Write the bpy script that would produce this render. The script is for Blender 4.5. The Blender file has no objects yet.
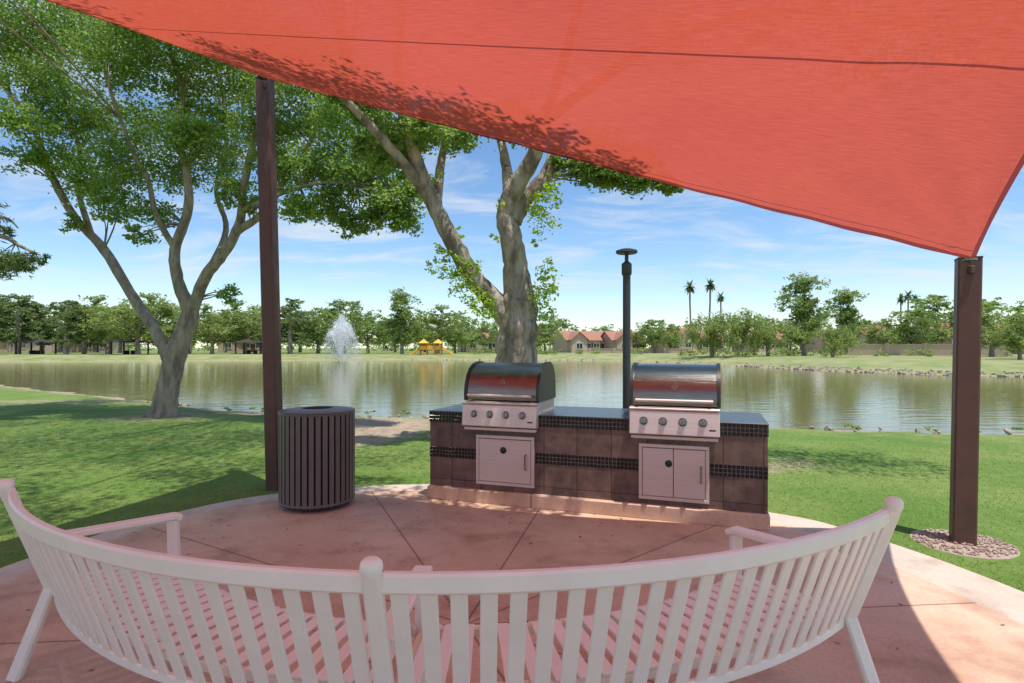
import bpy, math, random
import numpy as np
from mathutils import Vector, Matrix
rnd = random.Random(7); RS = np.random.RandomState(11)
R = math.radians
F = 569.0; EYE = 1.5; HZ = 348.0
scene = bpy.context.scene
coll = scene.collection

# survey helper: bearing/elevation sighting + measured distance -> world point
def S(px, py, Y):
    return ((px-512)/F*Y, Y, EYE-(py-HZ)/F*Y)

# ---------------------------------------------------------------- materials
def mat(name, col=(.5,.5,.5), rough=.6, metal=0.0, spec=.5, noise=None, bump=None, col2=None, stretch=None, pos=(.3,.7)):
    m = bpy.data.materials.new(name); m.use_nodes = True
    nt = m.node_tree; b = nt.nodes['Principled BSDF']
    b.inputs['Base Color'].default_value = (*col,1)
    b.inputs['Roughness'].default_value = rough
    b.inputs['Metallic'].default_value = metal
    b.inputs['Specular IOR Level'].default_value = spec
    if noise or bump:
        tc = nt.nodes.new('ShaderNodeTexCoord'); mp = nt.nodes.new('ShaderNodeMapping')
        nt.links.new(tc.outputs['Object'], mp.inputs['Vector'])
        if stretch: mp.inputs['Scale'].default_value = stretch
    if noise:
        n = nt.nodes.new('ShaderNodeTexNoise'); n.inputs['Scale'].default_value = noise
        n.inputs['Detail'].default_value = 6; n.inputs['Roughness'].default_value=.65
        nt.links.new(mp.outputs[0], n.inputs['Vector'])
        cr = nt.nodes.new('ShaderNodeValToRGB')
        c2 = col2 or tuple(c*.6 for c in col)
        cr.color_ramp.elements[0].position=pos[0]; cr.color_ramp.elements[1].position=pos[1]
        cr.color_ramp.elements[0].color=(*c2,1); cr.color_ramp.elements[1].color=(*col,1)
        nt.links.new(n.outputs['Fac'], cr.inputs['Fac']); nt.links.new(cr.outputs[0], b.inputs['Base Color'])
    if bump:
        n2 = nt.nodes.new('ShaderNodeTexNoise'); n2.inputs['Scale'].default_value = bump[0]
        n2.inputs['Detail'].default_value = 6
        nt.links.new(mp.outputs[0], n2.inputs['Vector'])
        bp = nt.nodes.new('ShaderNodeBump'); bp.inputs['Strength'].default_value=bump[1]
        bp.inputs['Distance'].default_value=bump[2]
        nt.links.new(n2.outputs['Fac'], bp.inputs['Height']); nt.links.new(bp.outputs[0], b.inputs['Normal'])
    return m

def leafmat(name, c_dark, c_light, trans=.35):
    m = bpy.data.materials.new(name); m.use_nodes=True; nt=m.node_tree
    nt.nodes.clear()
    out = nt.nodes.new('ShaderNodeOutputMaterial')
    g = nt.nodes.new('ShaderNodeNewGeometry'); cr = nt.nodes.new('ShaderNodeValToRGB')
    cr.color_ramp.elements[0].color=(*c_dark,1); cr.color_ramp.elements[1].color=(*c_light,1)
    tc = nt.nodes.new('ShaderNodeTexCoord'); n = nt.nodes.new('ShaderNodeTexNoise'); n.inputs['Scale'].default_value=.9
    nt.links.new(tc.outputs['Object'], n.inputs['Vector'])
    mx = nt.nodes.new('ShaderNodeMath'); mx.operation='MULTIPLY_ADD'; mx.inputs[1].default_value=.6
    ma = nt.nodes.new('ShaderNodeMath'); ma.operation='MULTIPLY_ADD'; ma.inputs[1].default_value=1.2; ma.inputs[2].default_value=-.4
    nt.links.new(n.outputs['Fac'], ma.inputs[0])
    nt.links.new(g.outputs['Random Per Island'], mx.inputs[0]); nt.links.new(ma.outputs[0], mx.inputs[2])
    nt.links.new(mx.outputs[0], cr.inputs['Fac'])
    d = nt.nodes.new('ShaderNodeBsdfPrincipled'); d.inputs['Roughness'].default_value=.5
    d.inputs['Specular IOR Level'].default_value=.3
    t = nt.nodes.new('ShaderNodeBsdfTranslucent'); ms = nt.nodes.new('ShaderNodeMixShader'); ms.inputs[0].default_value=trans
    hs = nt.nodes.new('ShaderNodeHueSaturation'); hs.inputs['Value'].default_value=2.2; hs.inputs['Hue'].default_value=.485
    nt.links.new(cr.outputs[0], d.inputs['Base Color']); nt.links.new(cr.outputs[0], hs.inputs['Color']); nt.links.new(hs.outputs[0], t.inputs['Color'])
    nt.links.new(d.outputs[0], ms.inputs[1]); nt.links.new(t.outputs[0], ms.inputs[2]); nt.links.new(ms.outputs[0], out.inputs[0])
    return m

M = {}
M['bench'] = mat('bench_paint', (.91,.885,.79), .42, noise=6, col2=(.83,.80,.71), bump=(60,.08,.002))
M['post'] = mat('post_paint', (.125,.050,.036), .5, noise=5, col2=(.075,.035,.027), bump=(80,.1,.002))
M['bin'] = mat('bin_paint', (.15,.128,.115), .45, noise=9, col2=(.115,.097,.088))
M['bindark'] = mat('bin_liner', (.035,.03,.028), .8)
M['steel'] = mat('stainless', (.28,.27,.25), .22, 1.0, noise=3, col2=(.16,.155,.145), stretch=(1,30,60), bump=(5,.25,.005))
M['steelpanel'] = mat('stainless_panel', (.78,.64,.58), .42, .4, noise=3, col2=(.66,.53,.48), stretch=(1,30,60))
M['black'] = mat('black_enamel', (.02,.02,.02), .35)
M['knob'] = mat('knob_metal', (.25,.24,.23), .3, 1.0)
M['lamp'] = mat('lamp_paint', (.05,.055,.06), .5, noise=12)
M['bark1'] = mat('bark_tan', (.40,.32,.25), .9, noise=7, col2=(.19,.145,.11), bump=(16,1.0,.03), stretch=(1,1,.3), pos=(.38,.62))
M['bark2'] = mat('bark_grey', (.47,.39,.31), .9, noise=5, col2=(.17,.13,.10), bump=(13,1.0,.06), stretch=(1,1,.35), pos=(.40,.60))
M['leaf1'] = leafmat('leaf_olive', (.085,.155,.03), (.26,.38,.085), .45)
M['leaf2'] = leafmat('leaf_bright', (.14,.24,.02), (.34,.47,.07), .5)
M['leaf3'] = leafmat('leaf_dark', (.075,.12,.04), (.18,.24,.08), .34)
M['leaf4'] = leafmat('leaf_willow', (.12,.18,.05), (.28,.34,.10), .4)
M['leaf5'] = leafmat('leaf_far', (.09,.15,.04), (.24,.32,.09), .42)
M['palmleaf'] = leafmat('leaf_palm', (.04,.08,.025), (.12,.17,.06), .2)
M['stucco'] = mat('stucco', (.56,.42,.32), .9, noise=2, col2=(.50,.37,.28))
M['rooftile'] = mat('roof_tile', (.40,.18,.12), .85, noise=3, col2=(.30,.14,.095))
M['glass'] = mat('window_glass', (.05,.06,.07), .1)
M['white'] = mat('white_trim', (.7,.68,.64), .6)
M['rock'] = mat('rock', (.42,.36,.29), .9, noise=5, col2=(.22,.185,.15), bump=(12,.6,.02))
M['gravel'] = mat('gravel', (.50,.39,.32), .9, noise=40, col2=(.26,.19,.155), bump=(70,.6,.01))
M['play1'] = mat('play_yellow', (.85,.42,.03), .5); M['play2']=mat('play_red',(.65,.14,.04),.5)
M['ramada'] = mat('ramada_roof', (.045,.035,.03), .8)

# ---------------------------------------------------------------- builders
class MB:
    def __init__(s): s.v=[]; s.f=[]
    def add(s, vs, fs):
        o=len(s.v); s.v += [tuple(v) for v in vs]; s.f += [tuple(i+o for i in f) for f in fs]
    def box(s, c, size, rot=None, bev=0.0):
        hx,hy,hz=[a/2 for a in size]; c=Vector(c)
        b=min(bev,hx*.9,hy*.9,hz*.9)
        if b>0:
            vs=[];
            for sx in(-1,1):
                for sy in(-1,1):
                    for sz in(-1,1):
                        vs += [(sx*hx,sy*(hy-b),sz*(hz-b)),(sx*(hx-b),sy*hy,sz*(hz-b)),(sx*(hx-b),sy*(hy-b),sz*hz)]
            def ix(sx,sy,sz,k): return (((sx>0)*4+(sy>0)*2+(sz>0))*3+k)
            fs=[]
            for q in(-1,1):
                fs.append([ix(q,-1,-1,0),ix(q,1,-1,0),ix(q,1,1,0),ix(q,-1,1,0)])
                fs.append([ix(-1,q,-1,1),ix(1,q,-1,1),ix(1,q,1,1),ix(-1,q,1,1)])
                fs.append([ix(-1,-1,q,2),ix(1,-1,q,2),ix(1,1,q,2),ix(-1,1,q,2)])
                for p in(-1,1):
                    fs.append([ix(q,p,-1,0),ix(q,p,1,0),ix(q,p,1,1),ix(q,p,-1,1)])
                    fs.append([ix(q,-1,p,0),ix(q,1,p,0),ix(q,1,p,2),ix(q,-1,p,2)])
                    fs.append([ix(-1,q,p,1),ix(1,q,p,1),ix(1,q,p,2),ix(-1,q,p,2)])
                    for w in(-1,1): fs.append([ix(q,p,w,0),ix(q,p,w,1),ix(q,p,w,2)])
        else:
            vs=[(x,y,z) for x in(-hx,hx) for y in(-hy,hy) for z in(-hz,hz)]
            fs=[(0,1,3,2),(4,6,7,5),(0,4,5,1),(2,3,7,6),(0,2,6,4),(1,5,7,3)]
        if rot is not None: vs=[rot@Vector(v) for v in vs]
        s.add([Vector(v)+c for v in vs], fs)
    def tube(s, pts, rad, seg=8, caps=True, sec=None):
        pts=[Vector(p) for p in pts]; n=len(pts)
        if not hasattr(rad,'__len__'): rad=[rad]*n
        rings=[]; up=None
        for i,p in enumerate(pts):
            t=(pts[min(i+1,n-1)]-pts[max(i-1,0)]).normalized()
            if up is None:
                up=Vector((0,0,1)) if abs(t.z)<.9 else Vector((0,1,0))
            a=t.cross(up).normalized(); b=a.cross(t).normalized(); up=b
            if sec: rings.append([p+a*x+b*y for x,y in sec])
            else: rings.append([p+(a*math.cos(2*math.pi*k/seg)+b*math.sin(2*math.pi*k/seg))*rad[i] for k in range(seg)])
        m=len(rings[0]); vs=[v for r in rings for v in r]
        fs=[(i*m+k,i*m+(k+1)%m,(i+1)*m+(k+1)%m,(i+1)*m+k) for i in range(n-1) for k in range(m)]
        if caps: fs += [tuple(range(m))[::-1], tuple((n-1)*m+k for k in range(m))]
        s.add(vs,fs)
    def lathe(s, prof, c=(0,0,0), seg=24, rot=None):
        vs=[];
        for r,z in prof:
            for k in range(seg):
                a=2*math.pi*k/seg; v=Vector((r*math.cos(a),r*math.sin(a),z))
                if rot is not None: v=rot@v
                vs.append(v+Vector(c))
        n=len(prof)
        fs=[(i*seg+k,i*seg+(k+1)%seg,(i+1)*seg+(k+1)%seg,(i+1)*seg+k) for i in range(n-1) for k in range(seg)]
        fs += [tuple(range(seg))[::-1], tuple((n-1)*seg+k for k in range(seg))]
        s.add(vs,fs)
    def obj(s, name, material, parent=None, smooth=False, loc=None):
        me=bpy.data.meshes.new(name); me.from_pydata(s.v,[],s.f); me.materials.append(material)
        import bmesh
        bm=bmesh.new(); bm.from_mesh(me); bmesh.ops.recalc_face_normals(bm,faces=bm.faces); bm.to_mesh(me); bm.free()
        if smooth:
            me.polygons.foreach_set('use_smooth',[True]*len(me.polygons))
            if smooth!='all':
                try: me.set_sharp_from_angle(angle=R(38))
                except Exception: pass
        return link(name,me,parent,loc)
def link(name,me,parent=None,loc=None):
    o=bpy.data.objects.new(name,me); coll.objects.link(o)
    if parent: o.parent=parent
    if loc is not None: o.location=loc
    return o
def empty(name,loc,label,cat,rotz=0,group=None):
    e=bpy.data.objects.new(name,None); e.empty_display_size=.2; coll.objects.link(e)
    e.location=loc; e.rotation_euler=(0,0,rotz); tag(e,label,cat,group); return e
def tag(o,label,cat,group=None):
    o['label']=label; o['category']=cat
    if group: o['group']=group
def rrect(w,h,b):
    return [(-w+b,-h),(w-b,-h),(w,-h+b),(w,h-b),(w-b,h),(-w+b,h),(-w,h-b),(-w,-h+b)]
def polys(name, V, k, material, parent=None, loc=None):
    V=np.asarray(V,dtype=np.float32).reshape(-1,3); n=len(V)//k
    me=bpy.data.meshes.new(name)
    me.vertices.add(n*k); me.vertices.foreach_set('co',V.ravel())
    me.loops.add(n*k); me.loops.foreach_set('vertex_index',np.arange(n*k,dtype=np.int32))
    me.polygons.add(n); me.polygons.foreach_set('loop_start',np.arange(0,n*k,k,dtype=np.int32))
    try: me.polygons.foreach_set('loop_total',np.full(n,k,dtype=np.int32))
    except Exception: pass
    me.materials.append(material); me.update(calc_edges=True); me.validate()
    return link(name,me,parent,loc)
def leaf_verts(clumps, size, per_sub=22, aspect=.5, droop=0.0, flat=.75):
    """clumps: (x,y,z,rx,ry,rz,count)"""
    out=[]
    for (x,y,z,rx,ry,rz,cnt) in clumps:
        ns=max(3,int(cnt/per_sub))
        d=RS.normal(size=(ns,3)); d/=np.linalg.norm(d,axis=1)[:,None]
        r=RS.uniform(.1,1.08,size=(ns,1))**.6
        sub=d*r*np.array([rx,ry,rz])
        idx=RS.randint(0,ns,size=cnt)
        spread=RS.uniform(.09,.27,size=ns)[idx][:,None]*np.array([rx,ry,rz*.7])
        p=sub[idx]+RS.normal(size=(cnt,3))*spread
        if droop: p[:,2]-=np.abs(RS.normal(size=cnt))*droop
        p+=np.array([x,y,z])
        a=RS.normal(size=(cnt,3)); a[:,2]*=flat
        if droop: a[:,2]-=1.0
        a/=np.linalg.norm(a,axis=1)[:,None]
        b=np.cross(a,RS.normal(size=(cnt,3))); b/=np.linalg.norm(b,axis=1)[:,None]
        L=(size*RS.uniform(.6,1.4,size=(cnt,1)))/2
        q=np.stack([p-a*L,p+b*L*aspect,p+a*L,p-b*L*aspect],axis=1)
        out.append(q.reshape(-1,3))
    return np.concatenate(out)
def smooth_path(pts, rads, sub=5, jit=.0):
    P=[Vector(p) for p in pts]; n=len(P); o=[]; r=[]
    for i in range(n-1):
        p0=P[max(i-1,0)];p1=P[i];p2=P[i+1];p3=P[min(i+2,n-1)]
        for k in range(sub):
            t=k/sub
            q=.5*((2*p1)+(-p0+p2)*t+(2*p0-5*p1+4*p2-p3)*t*t+(-p0+3*p1-3*p2+p3)*t**3)
            rr=rads[i]*(1-t)+rads[i+1]*t
            o.append(q+Vector((rnd.uniform(-1,1),rnd.uniform(-1,1),rnd.uniform(-1,1)))*jit*rr); r.append(rr*(1+rnd.uniform(-.05,.05)))
    o.append(P[-1]); r.append(rads[-1]); return o,r

# ---------------------------------------------------------------- world + light
W=bpy.data.worlds.new('World'); scene.world=W; W.use_nodes=True; nt=W.node_tree
bg=nt.nodes['Background']; sky=nt.nodes.new('ShaderNodeTexSky'); sky.sky_type='NISHITA'; sky.sun_disc=False
sdir=Vector((.17,-.19,1)).normalized()
sky.sun_elevation=math.asin(sdir.z); sky.sun_rotation=math.atan2(sdir.x,sdir.y); sky.altitude=600; sky.air_density=1.0; sky.dust_density=.25; sky.ozone_density=1.6
tc=nt.nodes.new('ShaderNodeTexCoord'); sp=nt.nodes.new('ShaderNodeSeparateXYZ'); nt.links.new(tc.outputs['Generated'],sp.inputs[0])
ad=nt.nodes.new('ShaderNodeMath'); ad.operation='ADD'; ad.inputs[1].default_value=.16; nt.links.new(sp.outputs[2],ad.inputs[0])
mxz=nt.nodes.new('ShaderNodeMath'); mxz.operation='MAXIMUM'; mxz.inputs[1].default_value=.05; nt.links.new(ad.outputs[0],mxz.inputs[0])
dx=nt.nodes.new('ShaderNodeMath'); dx.operation='DIVIDE'; nt.links.new(sp.outputs[0],dx.inputs[0]); nt.links.new(mxz.outputs[0],dx.inputs[1])
dy=nt.nodes.new('ShaderNodeMath'); dy.operation='DIVIDE'; nt.links.new(sp.outputs[1],dy.inputs[0]); nt.links.new(mxz.outputs[0],dy.inputs[1])
cb=nt.nodes.new('ShaderNodeCombineXYZ'); nt.links.new(dx.outputs[0],cb.inputs[0]); nt.links.new(dy.outputs[0],cb.inputs[1])
mp=nt.nodes.new('ShaderNodeMapping'); mp.inputs['Scale'].default_value=(1.2,2.6,1); mp.inputs['Location'].default_value=(5.3,1.4,0); mp.inputs['Rotation'].default_value=(0,0,.18); nt.links.new(cb.outputs[0],mp.inputs[0])
cn=nt.nodes.new('ShaderNodeTexNoise'); cn.inputs['Scale'].default_value=1.0; cn.inputs['Detail'].default_value=10; cn.inputs['Roughness'].default_value=.62; cn.inputs['Distortion'].default_value=.7
nt.links.new(mp.outputs[0],cn.inputs['Vector'])
cr=nt.nodes.new('ShaderNodeValToRGB'); cr.color_ramp.elements[0].position=.46; cr.color_ramp.elements[1].position=.68
cr.color_ramp.elements[0].color=(0,0,0,1); cr.color_ramp.elements[1].color=(.75,.75,.75,1); nt.links.new(cn.outputs['Fac'],cr.inputs[0])
hs=nt.nodes.new('ShaderNodeHueSaturation'); hs.inputs['Value'].default_value=1.2; hs.inputs['Saturation'].default_value=1.15; nt.links.new(sky.outputs[0],hs.inputs['Color'])
mix=nt.nodes.new('ShaderNodeMixRGB'); mix.inputs[2].default_value=(5.4,5.75,6.1,1)
nt.links.new(cr.outputs[0],mix.inputs[0]); nt.links.new(hs.outputs[0],mix.inputs[1])
nt.links.new(mix.outputs[0],bg.inputs['Color']); bg.inputs['Strength'].default_value=.15
sl=bpy.data.lights.new('sun','SUN'); sl.energy=5.0; sl.angle=R(.5); sl.color=(1,.965,.90)
so=bpy.data.objects.new('sun',sl); coll.objects.link(so); so.rotation_euler=(-sdir).to_track_quat('-Z','Y').to_euler(); so.location=(0,0,30)

cam=bpy.data.cameras.new('camera'); cam.sensor_width=36; cam.lens=20.0; cam.clip_end=6000; cam.clip_start=.05; cam.shift_y=(HZ-341.5)/1024
co=bpy.data.objects.new('camera',cam); coll.objects.link(co); co.location=(0,0,EYE); co.rotation_euler=(R(90),0,0); scene.camera=co
scene.view_settings.view_transform='Standard'; scene.view_settings.look='None'; scene.view_settings.exposure=0

# ---------------------------------------------------------------- terrain
lake=np.array([(-140,60),(-80,46),(-40,33),(-22.8,25.4),(-16.9,21.3),(-11.3,17.7),(-6.3,14.2),(-3.9,13.6),(-1.7,13.2),(1.9,12.4),(5.3,11.7),(6.8,11.2),(9.8,10.9),(25,9.5),(60,12),
 (80,26),(45,31),(29,32.4),(26,34.8),(22.8,40.8),(20.9,52),(17,66),(6.6,77),(-15,78),(-39.6,72),(-60,67),(-120,80)],float)
def sdist(x,y):
    x=np.asarray(x,float); y=np.asarray(y,float); d=np.full(x.shape,1e9); ins=np.zeros(x.shape,bool)
    n=len(lake)
    for i in range(n):
        ax,ay=lake[i]; bx,by=lake[(i+1)%n]
        ex,ey=bx-ax,by-ay; t=np.clip(((x-ax)*ex+(y-ay)*ey)/(ex*ex+ey*ey),0,1)
        d=np.minimum(d,np.hypot(x-ax-t*ex,y-ay-t*ey))
        c=((ay>y)!=(by>y))
        with np.errstate(divide='ignore',invalid='ignore'):
            xi=(bx-ax)*(y-ay)/(by-ay)+ax
        ins^=(c&(x<xi))
    return np.where(ins,d,-d)
def sst(a,b,x): t=np.clip((x-a)/(b-a),0,1); return t*t*(3-2*t)
def gz(x,y):
    s=sdist(x,y)+.18*np.sin(np.asarray(x)*1.7)*np.cos(np.asarray(y)*1.3+np.asarray(x)*.6)+.1*np.sin(np.asarray(x)*4.1+1)
    far=sst(25,32,np.asarray(y,float))
    out=-.15+.15*sst(0,1.3,-s)+far*.55*sst(.3,7,-s)
    inn=-.15-.9*sst(0,3,s)
    return np.where(s>0,inn,out)
xs=np.concatenate([-np.geomspace(14,1500,70)[::-1],np.linspace(-13.8,13.8,139),np.geomspace(14,1500,70)])
ys=np.concatenate([np.linspace(-40,1,12),np.linspace(1.5,20,112),np.geomspace(20.2,110,110)[0:],np.geomspace(113,2500,24)])
X,Y=np.meshgrid(xs,ys); Z=gz(X,Y)
nx,ny=len(xs),len(ys)
me=bpy.data.meshes.new('ground'); me.vertices.add(nx*ny); me.vertices.foreach_set('co',np.stack([X,Y,Z],-1).astype(np.float32).ravel())
ii,jj=np.meshgrid(np.arange(nx-1),np.arange(ny-1)); a=(jj*nx+ii).ravel()
q=np.stack([a,a+1,a+nx+1,a+nx],-1).astype(np.int32); nf=len(q)
me.loops.add(nf*4); me.loops.foreach_set('vertex_index',q.ravel()); me.polygons.add(nf); me.polygons.foreach_set('loop_start',np.arange(0,nf*4,4,dtype=np.int32))
try: me.polygons.foreach_set('loop_total',np.full(nf,4,dtype=np.int32))
except Exception: pass
me.polygons.foreach_set('use_smooth',np.ones(nf,bool)); me.update(calc_edges=True)
sd=sdist(X,Y)
soil=np.maximum.reduce([sst(-1.5,-.2,sd)*.95, .5*sst(-4.5,-1.2,sd)*(Y<25), sst(1.15,.5,np.hypot((X+2.6)/1.5,(Y-10.6)/2.6)), .68*sst(1.3,.4,np.hypot((X+12.5)/5,(Y-15.8)/1.1)), .75*sst(1.3,.6,np.hypot((X-2.2)/2.2,(Y-7.4)/.8)), .72*sst(1.3,.4,np.hypot((X+7.65)/1.6,(Y-12.4)/1.4))])
dry=sst(24,32,Y)*(.8-.5*sst(82,100,Y)*(X<10))
for nme,arr in(('soil',soil),('dry',dry)):
    at=me.attributes.new(nme,'FLOAT','POINT'); at.data.foreach_set('value',arr.astype(np.float32).ravel())
gm=bpy.data.materials.new('lawn'); gm.use_nodes=True; nt=gm.node_tree; b=nt.nodes['Principled BSDF']; b.inputs['Roughness'].default_value=.95; b.inputs['Specular IOR Level'].default_value=.15
def N(t,**k):
    n=nt.nodes.new(t)
    for a_,v_ in k.items(): setattr(n,a_,v_)
    return n
tc=N('ShaderNodeTexCoord')
def noise(sc,det=6,ro=.6):
    n=N('ShaderNodeTexNoise'); n.inputs['Scale'].default_value=sc; n.inputs['Detail'].default_value=det; n.inputs['Roughness'].default_value=ro
    nt.links.new(tc.outputs['Object'],n.inputs['Vector']); return n
def ramp(src,p0,c0,p1,c1):
    r=N('ShaderNodeValToRGB'); r.color_ramp.elements[0].position=p0; r.color_ramp.elements[1].position=p1
    r.color_ramp.elements[0].color=(*c0,1); r.color_ramp.elements[1].color=(*c1,1); nt.links.new(src,r.inputs[0]); return r
n1=noise(.7,7,.65); n2=noise(14,8,.75)
g1=ramp(n1.outputs[0],.35,(.105,.20,.036),.72,(.235,.285,.085)); g2=ramp(n2.outputs[0],.3,(.6,.6,.6),.7,(1.15,1.15,1.1))
mg=N('ShaderNodeMixRGB',blend_type='MULTIPLY'); mg.inputs[0].default_value=.8; nt.links.new(g1.outputs[0],mg.inputs[1]); nt.links.new(g2.outputs[0],mg.inputs[2])
ns=noise(5,8,.7); sc=ramp(ns.outputs[0],.3,(.26,.19,.13),.7,(.46,.345,.26))
nd=noise(.35,7,.7); dc=ramp(nd.outputs[0],.35,(.18,.235,.075),.65,(.38,.335,.19))
asoil=N('ShaderNodeAttribute'); asoil.attribute_name='soil'; adry=N('ShaderNodeAttribute'); adry.attribute_name='dry'
m1=N('ShaderNodeMixRGB'); nt.links.new(adry.outputs['Fac'],m1.inputs[0]); nt.links.new(mg.outputs[0],m1.inputs[1]); nt.links.new(dc.outputs[0],m1.inputs[2])
ms=N('ShaderNodeMath',operation='MULTIPLY_ADD'); nso=noise(3,7,.7); nt.links.new(nso.outputs[0],ms.inputs[0]); ms.inputs[1].default_value=1.6; 
mm=N('ShaderNodeMath',operation='ADD'); mm.inputs[1].default_value=-1.25; nt.links.new(asoil.outputs['Fac'],mm.inputs[0]); nt.links.new(mm.outputs[0],ms.inputs[2])
ss=ramp(ms.outputs[0],.05,(0,0,0),.5,(1,1,1))
m2=N('ShaderNodeMixRGB'); nt.links.new(ss.outputs[0],m2.inputs[0]); nt.links.new(m1.outputs[0],m2.inputs[1]); nt.links.new(sc.outputs[0],m2.inputs[2])
nt.links.new(m2.outputs[0],b.inputs['Base Color'])
bp=N('ShaderNodeBump'); bp.inputs['Strength'].default_value=.6; bp.inputs['Distance'].default_value=.02; nt.links.new(n2.outputs[0],bp.inputs['Height']); nt.links.new(bp.outputs[0],b.inputs['Normal'])
me.materials.append(gm); g=link('ground',me); g['kind']='structure'

# water
wm=bpy.data.materials.new('lake_water'); wm.use_nodes=True; nt=wm.node_tree; b=nt.nodes['Principled BSDF']
b.inputs['Base Color'].default_value=(.17,.15,.065,1); b.inputs['Roughness'].default_value=.05; b.inputs['IOR'].default_value=1.33; b.inputs['Specular IOR Level'].default_value=.36
tc=N('ShaderNodeTexCoord'); mp=N('ShaderNodeMapping'); mp.inputs['Scale'].default_value=(.5,1.6,1); nt.links.new(tc.outputs['Object'],mp.inputs[0])
w1=N('ShaderNodeTexNoise'); w1.inputs['Scale'].default_value=2.0; w1.inputs['Detail'].default_value=4; nt.links.new(mp.outputs[0],w1.inputs['Vector'])
bp=N('ShaderNodeBump'); bp.inputs['Strength'].default_value=.38; bp.inputs['Distance'].default_value=.028; nt.links.new(w1.outputs[0],bp.inputs['Height']); nt.links.new(bp.outputs[0],b.inputs['Normal'])
mb=MB(); mb.add([(-160,8,0),(100,8,0),(100,85,0),(-160,85,0)],[(0,1,2,3)]); o=mb.obj('lake_water',wm,loc=(0,0,-.15)); o['kind']='structure'

# patio
def closed(pts,sub=8):
    P=[Vector(p) for p in pts]; n=len(P); o=[]
    for i in range(n):
        p0,p1,p2,p3=P[i-1],P[i],P[(i+1)%n],P[(i+2)%n]
        for k in range(sub):
            t=k/sub; o.append(.5*((2*p1)+(-p0+p2)*t+(2*p0-5*p1+4*p2-p3)*t*t+(-p0+3*p1-3*p2+p3)*t**3))
    return o
PC=Vector((-.25,3.04))
outl=closed([(-3.5,3.5),(-3.1,5.0),(-2.3,5.85),(-.9,6.2),(.9,5.95),(2.3,5.15),(2.75,4.62),(3.1,3.5),(3.15,2),(2.6,-.5),(1,-2),(-1.5,-2),(-3.1,-.5),(-3.6,1.6)])
def slab(name,pts,top,bot,m):
    n=len(pts); mb=MB(); vs=[(p.x,p.y,top) for p in pts]+[(p.x,p.y,bot) for p in pts]
    mb.add(vs,[tuple(range(n))]+[(i,(i+1)%n,n+(i+1)%n,n+i) for i in range(n)]); o=mb.obj(name,m); o['kind']='structure'; return o
def concrete(name,ca,cb_,score=True):
    global nt,tc
    m=bpy.data.materials.new(name); m.use_nodes=True; nt=m.node_tree; b=nt.nodes['Principled BSDF']; b.inputs['Roughness'].default_value=.62; b.inputs['Specular IOR Level'].default_value=.3
    tc=N('ShaderNodeTexCoord'); a=noise(1.3,8,.65); c=ramp(a.outputs[0],.32,ca,.68,cb_)
    f=noise(45,5,.7); fr=ramp(f.outputs[0],.25,(.82,.82,.82),.75,(1.08,1.08,1.08))
    mx=N('ShaderNodeMixRGB',blend_type='MULTIPLY'); mx.inputs[0].default_value=1; nt.links.new(c.outputs[0],mx.inputs[1]); nt.links.new(fr.outputs[0],mx.inputs[2]); last=mx
    st=noise(2.1,7,.62); sr=ramp(st.outputs[0],.50,(1,1,1),.68,(.66,.60,.56))
    mz=N('ShaderNodeMixRGB',blend_type='MULTIPLY'); mz.inputs[0].default_value=.85; nt.links.new(last.outputs[0],mz.inputs[1]); nt.links.new(sr.outputs[0],mz.inputs[2]); last=mz
    if score:
        mp=N('ShaderNodeMapping'); mp.inputs['Location'].default_value=(-PC.x,-PC.y,0); nt.links.new(tc.outputs['Object'],mp.inputs[0])
        s=N('ShaderNodeSeparateXYZ'); nt.links.new(mp.outputs[0],s.inputs[0])
        at=N('ShaderNodeMath',operation='ARCTAN2'); nt.links.new(s.outputs[1],at.inputs[0]); nt.links.new(s.outputs[0],at.inputs[1])
        k=2*math.pi/10
        ph=N('ShaderNodeMath',operation='ADD'); ph.inputs[1].default_value=-R(77)+k*.5+20*k; nt.links.new(at.outputs[0],ph.inputs[0])
        md=N('ShaderNodeMath',operation='MODULO'); md.inputs[1].default_value=k; nt.links.new(ph.outputs[0],md.inputs[0])
        sb=N('ShaderNodeMath',operation='SUBTRACT'); sb.inputs[1].default_value=k/2; nt.links.new(md.outputs[0],sb.inputs[0])
        ab=N('ShaderNodeMath',operation='ABSOLUTE'); nt.links.new(sb.outputs[0],ab.inputs[0])
        ln=N('ShaderNodeVectorMath',operation='LENGTH'); nt.links.new(mp.outputs[0],ln.inputs[0])
        ml=N('ShaderNodeMath',operation='MULTIPLY'); nt.links.new(ab.outputs[0],ml.inputs[0]); nt.links.new(ln.outputs['Value'],ml.inputs[1])
        jr=ramp(ml.outputs[0],.003,(.42,.36,.33),.009,(1,1,1))
        my=N('ShaderNodeMixRGB',blend_type='MULTIPLY'); my.inputs[0].default_value=1; nt.links.new(last.outputs[0],my.inputs[1]); nt.links.new(jr.outputs[0],my.inputs[2]); last=my
    nt.links.new(last.outputs[0],b.inputs['Base Color'])
    bp=N('ShaderNodeBump'); bp.inputs['Strength'].default_value=.25; bp.inputs['Distance'].default_value=.004; nt.links.new(f.outputs[0],bp.inputs['Height']); nt.links.new(bp.outputs[0],b.inputs['Normal'])
    return m
M['patio']=concrete('pigmented_concrete',(.56,.35,.24),(.74,.51,.37)); M['conc']=concrete('pale_concrete',(.54,.44,.35),(.66,.55,.45),False)
slab('patio_border',outl,.018,-.1,M['conc'])
c2=Vector((-.25,2.2))
inner=[Vector((c2.x+(p.x-c2.x)*(.93-.06*float(sst(.5,2.5,p.x))),c2.y+(p.y-c2.y)*.94)) for p in outl]
slab('patio',inner,.024,-.1,M['patio'])

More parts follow.
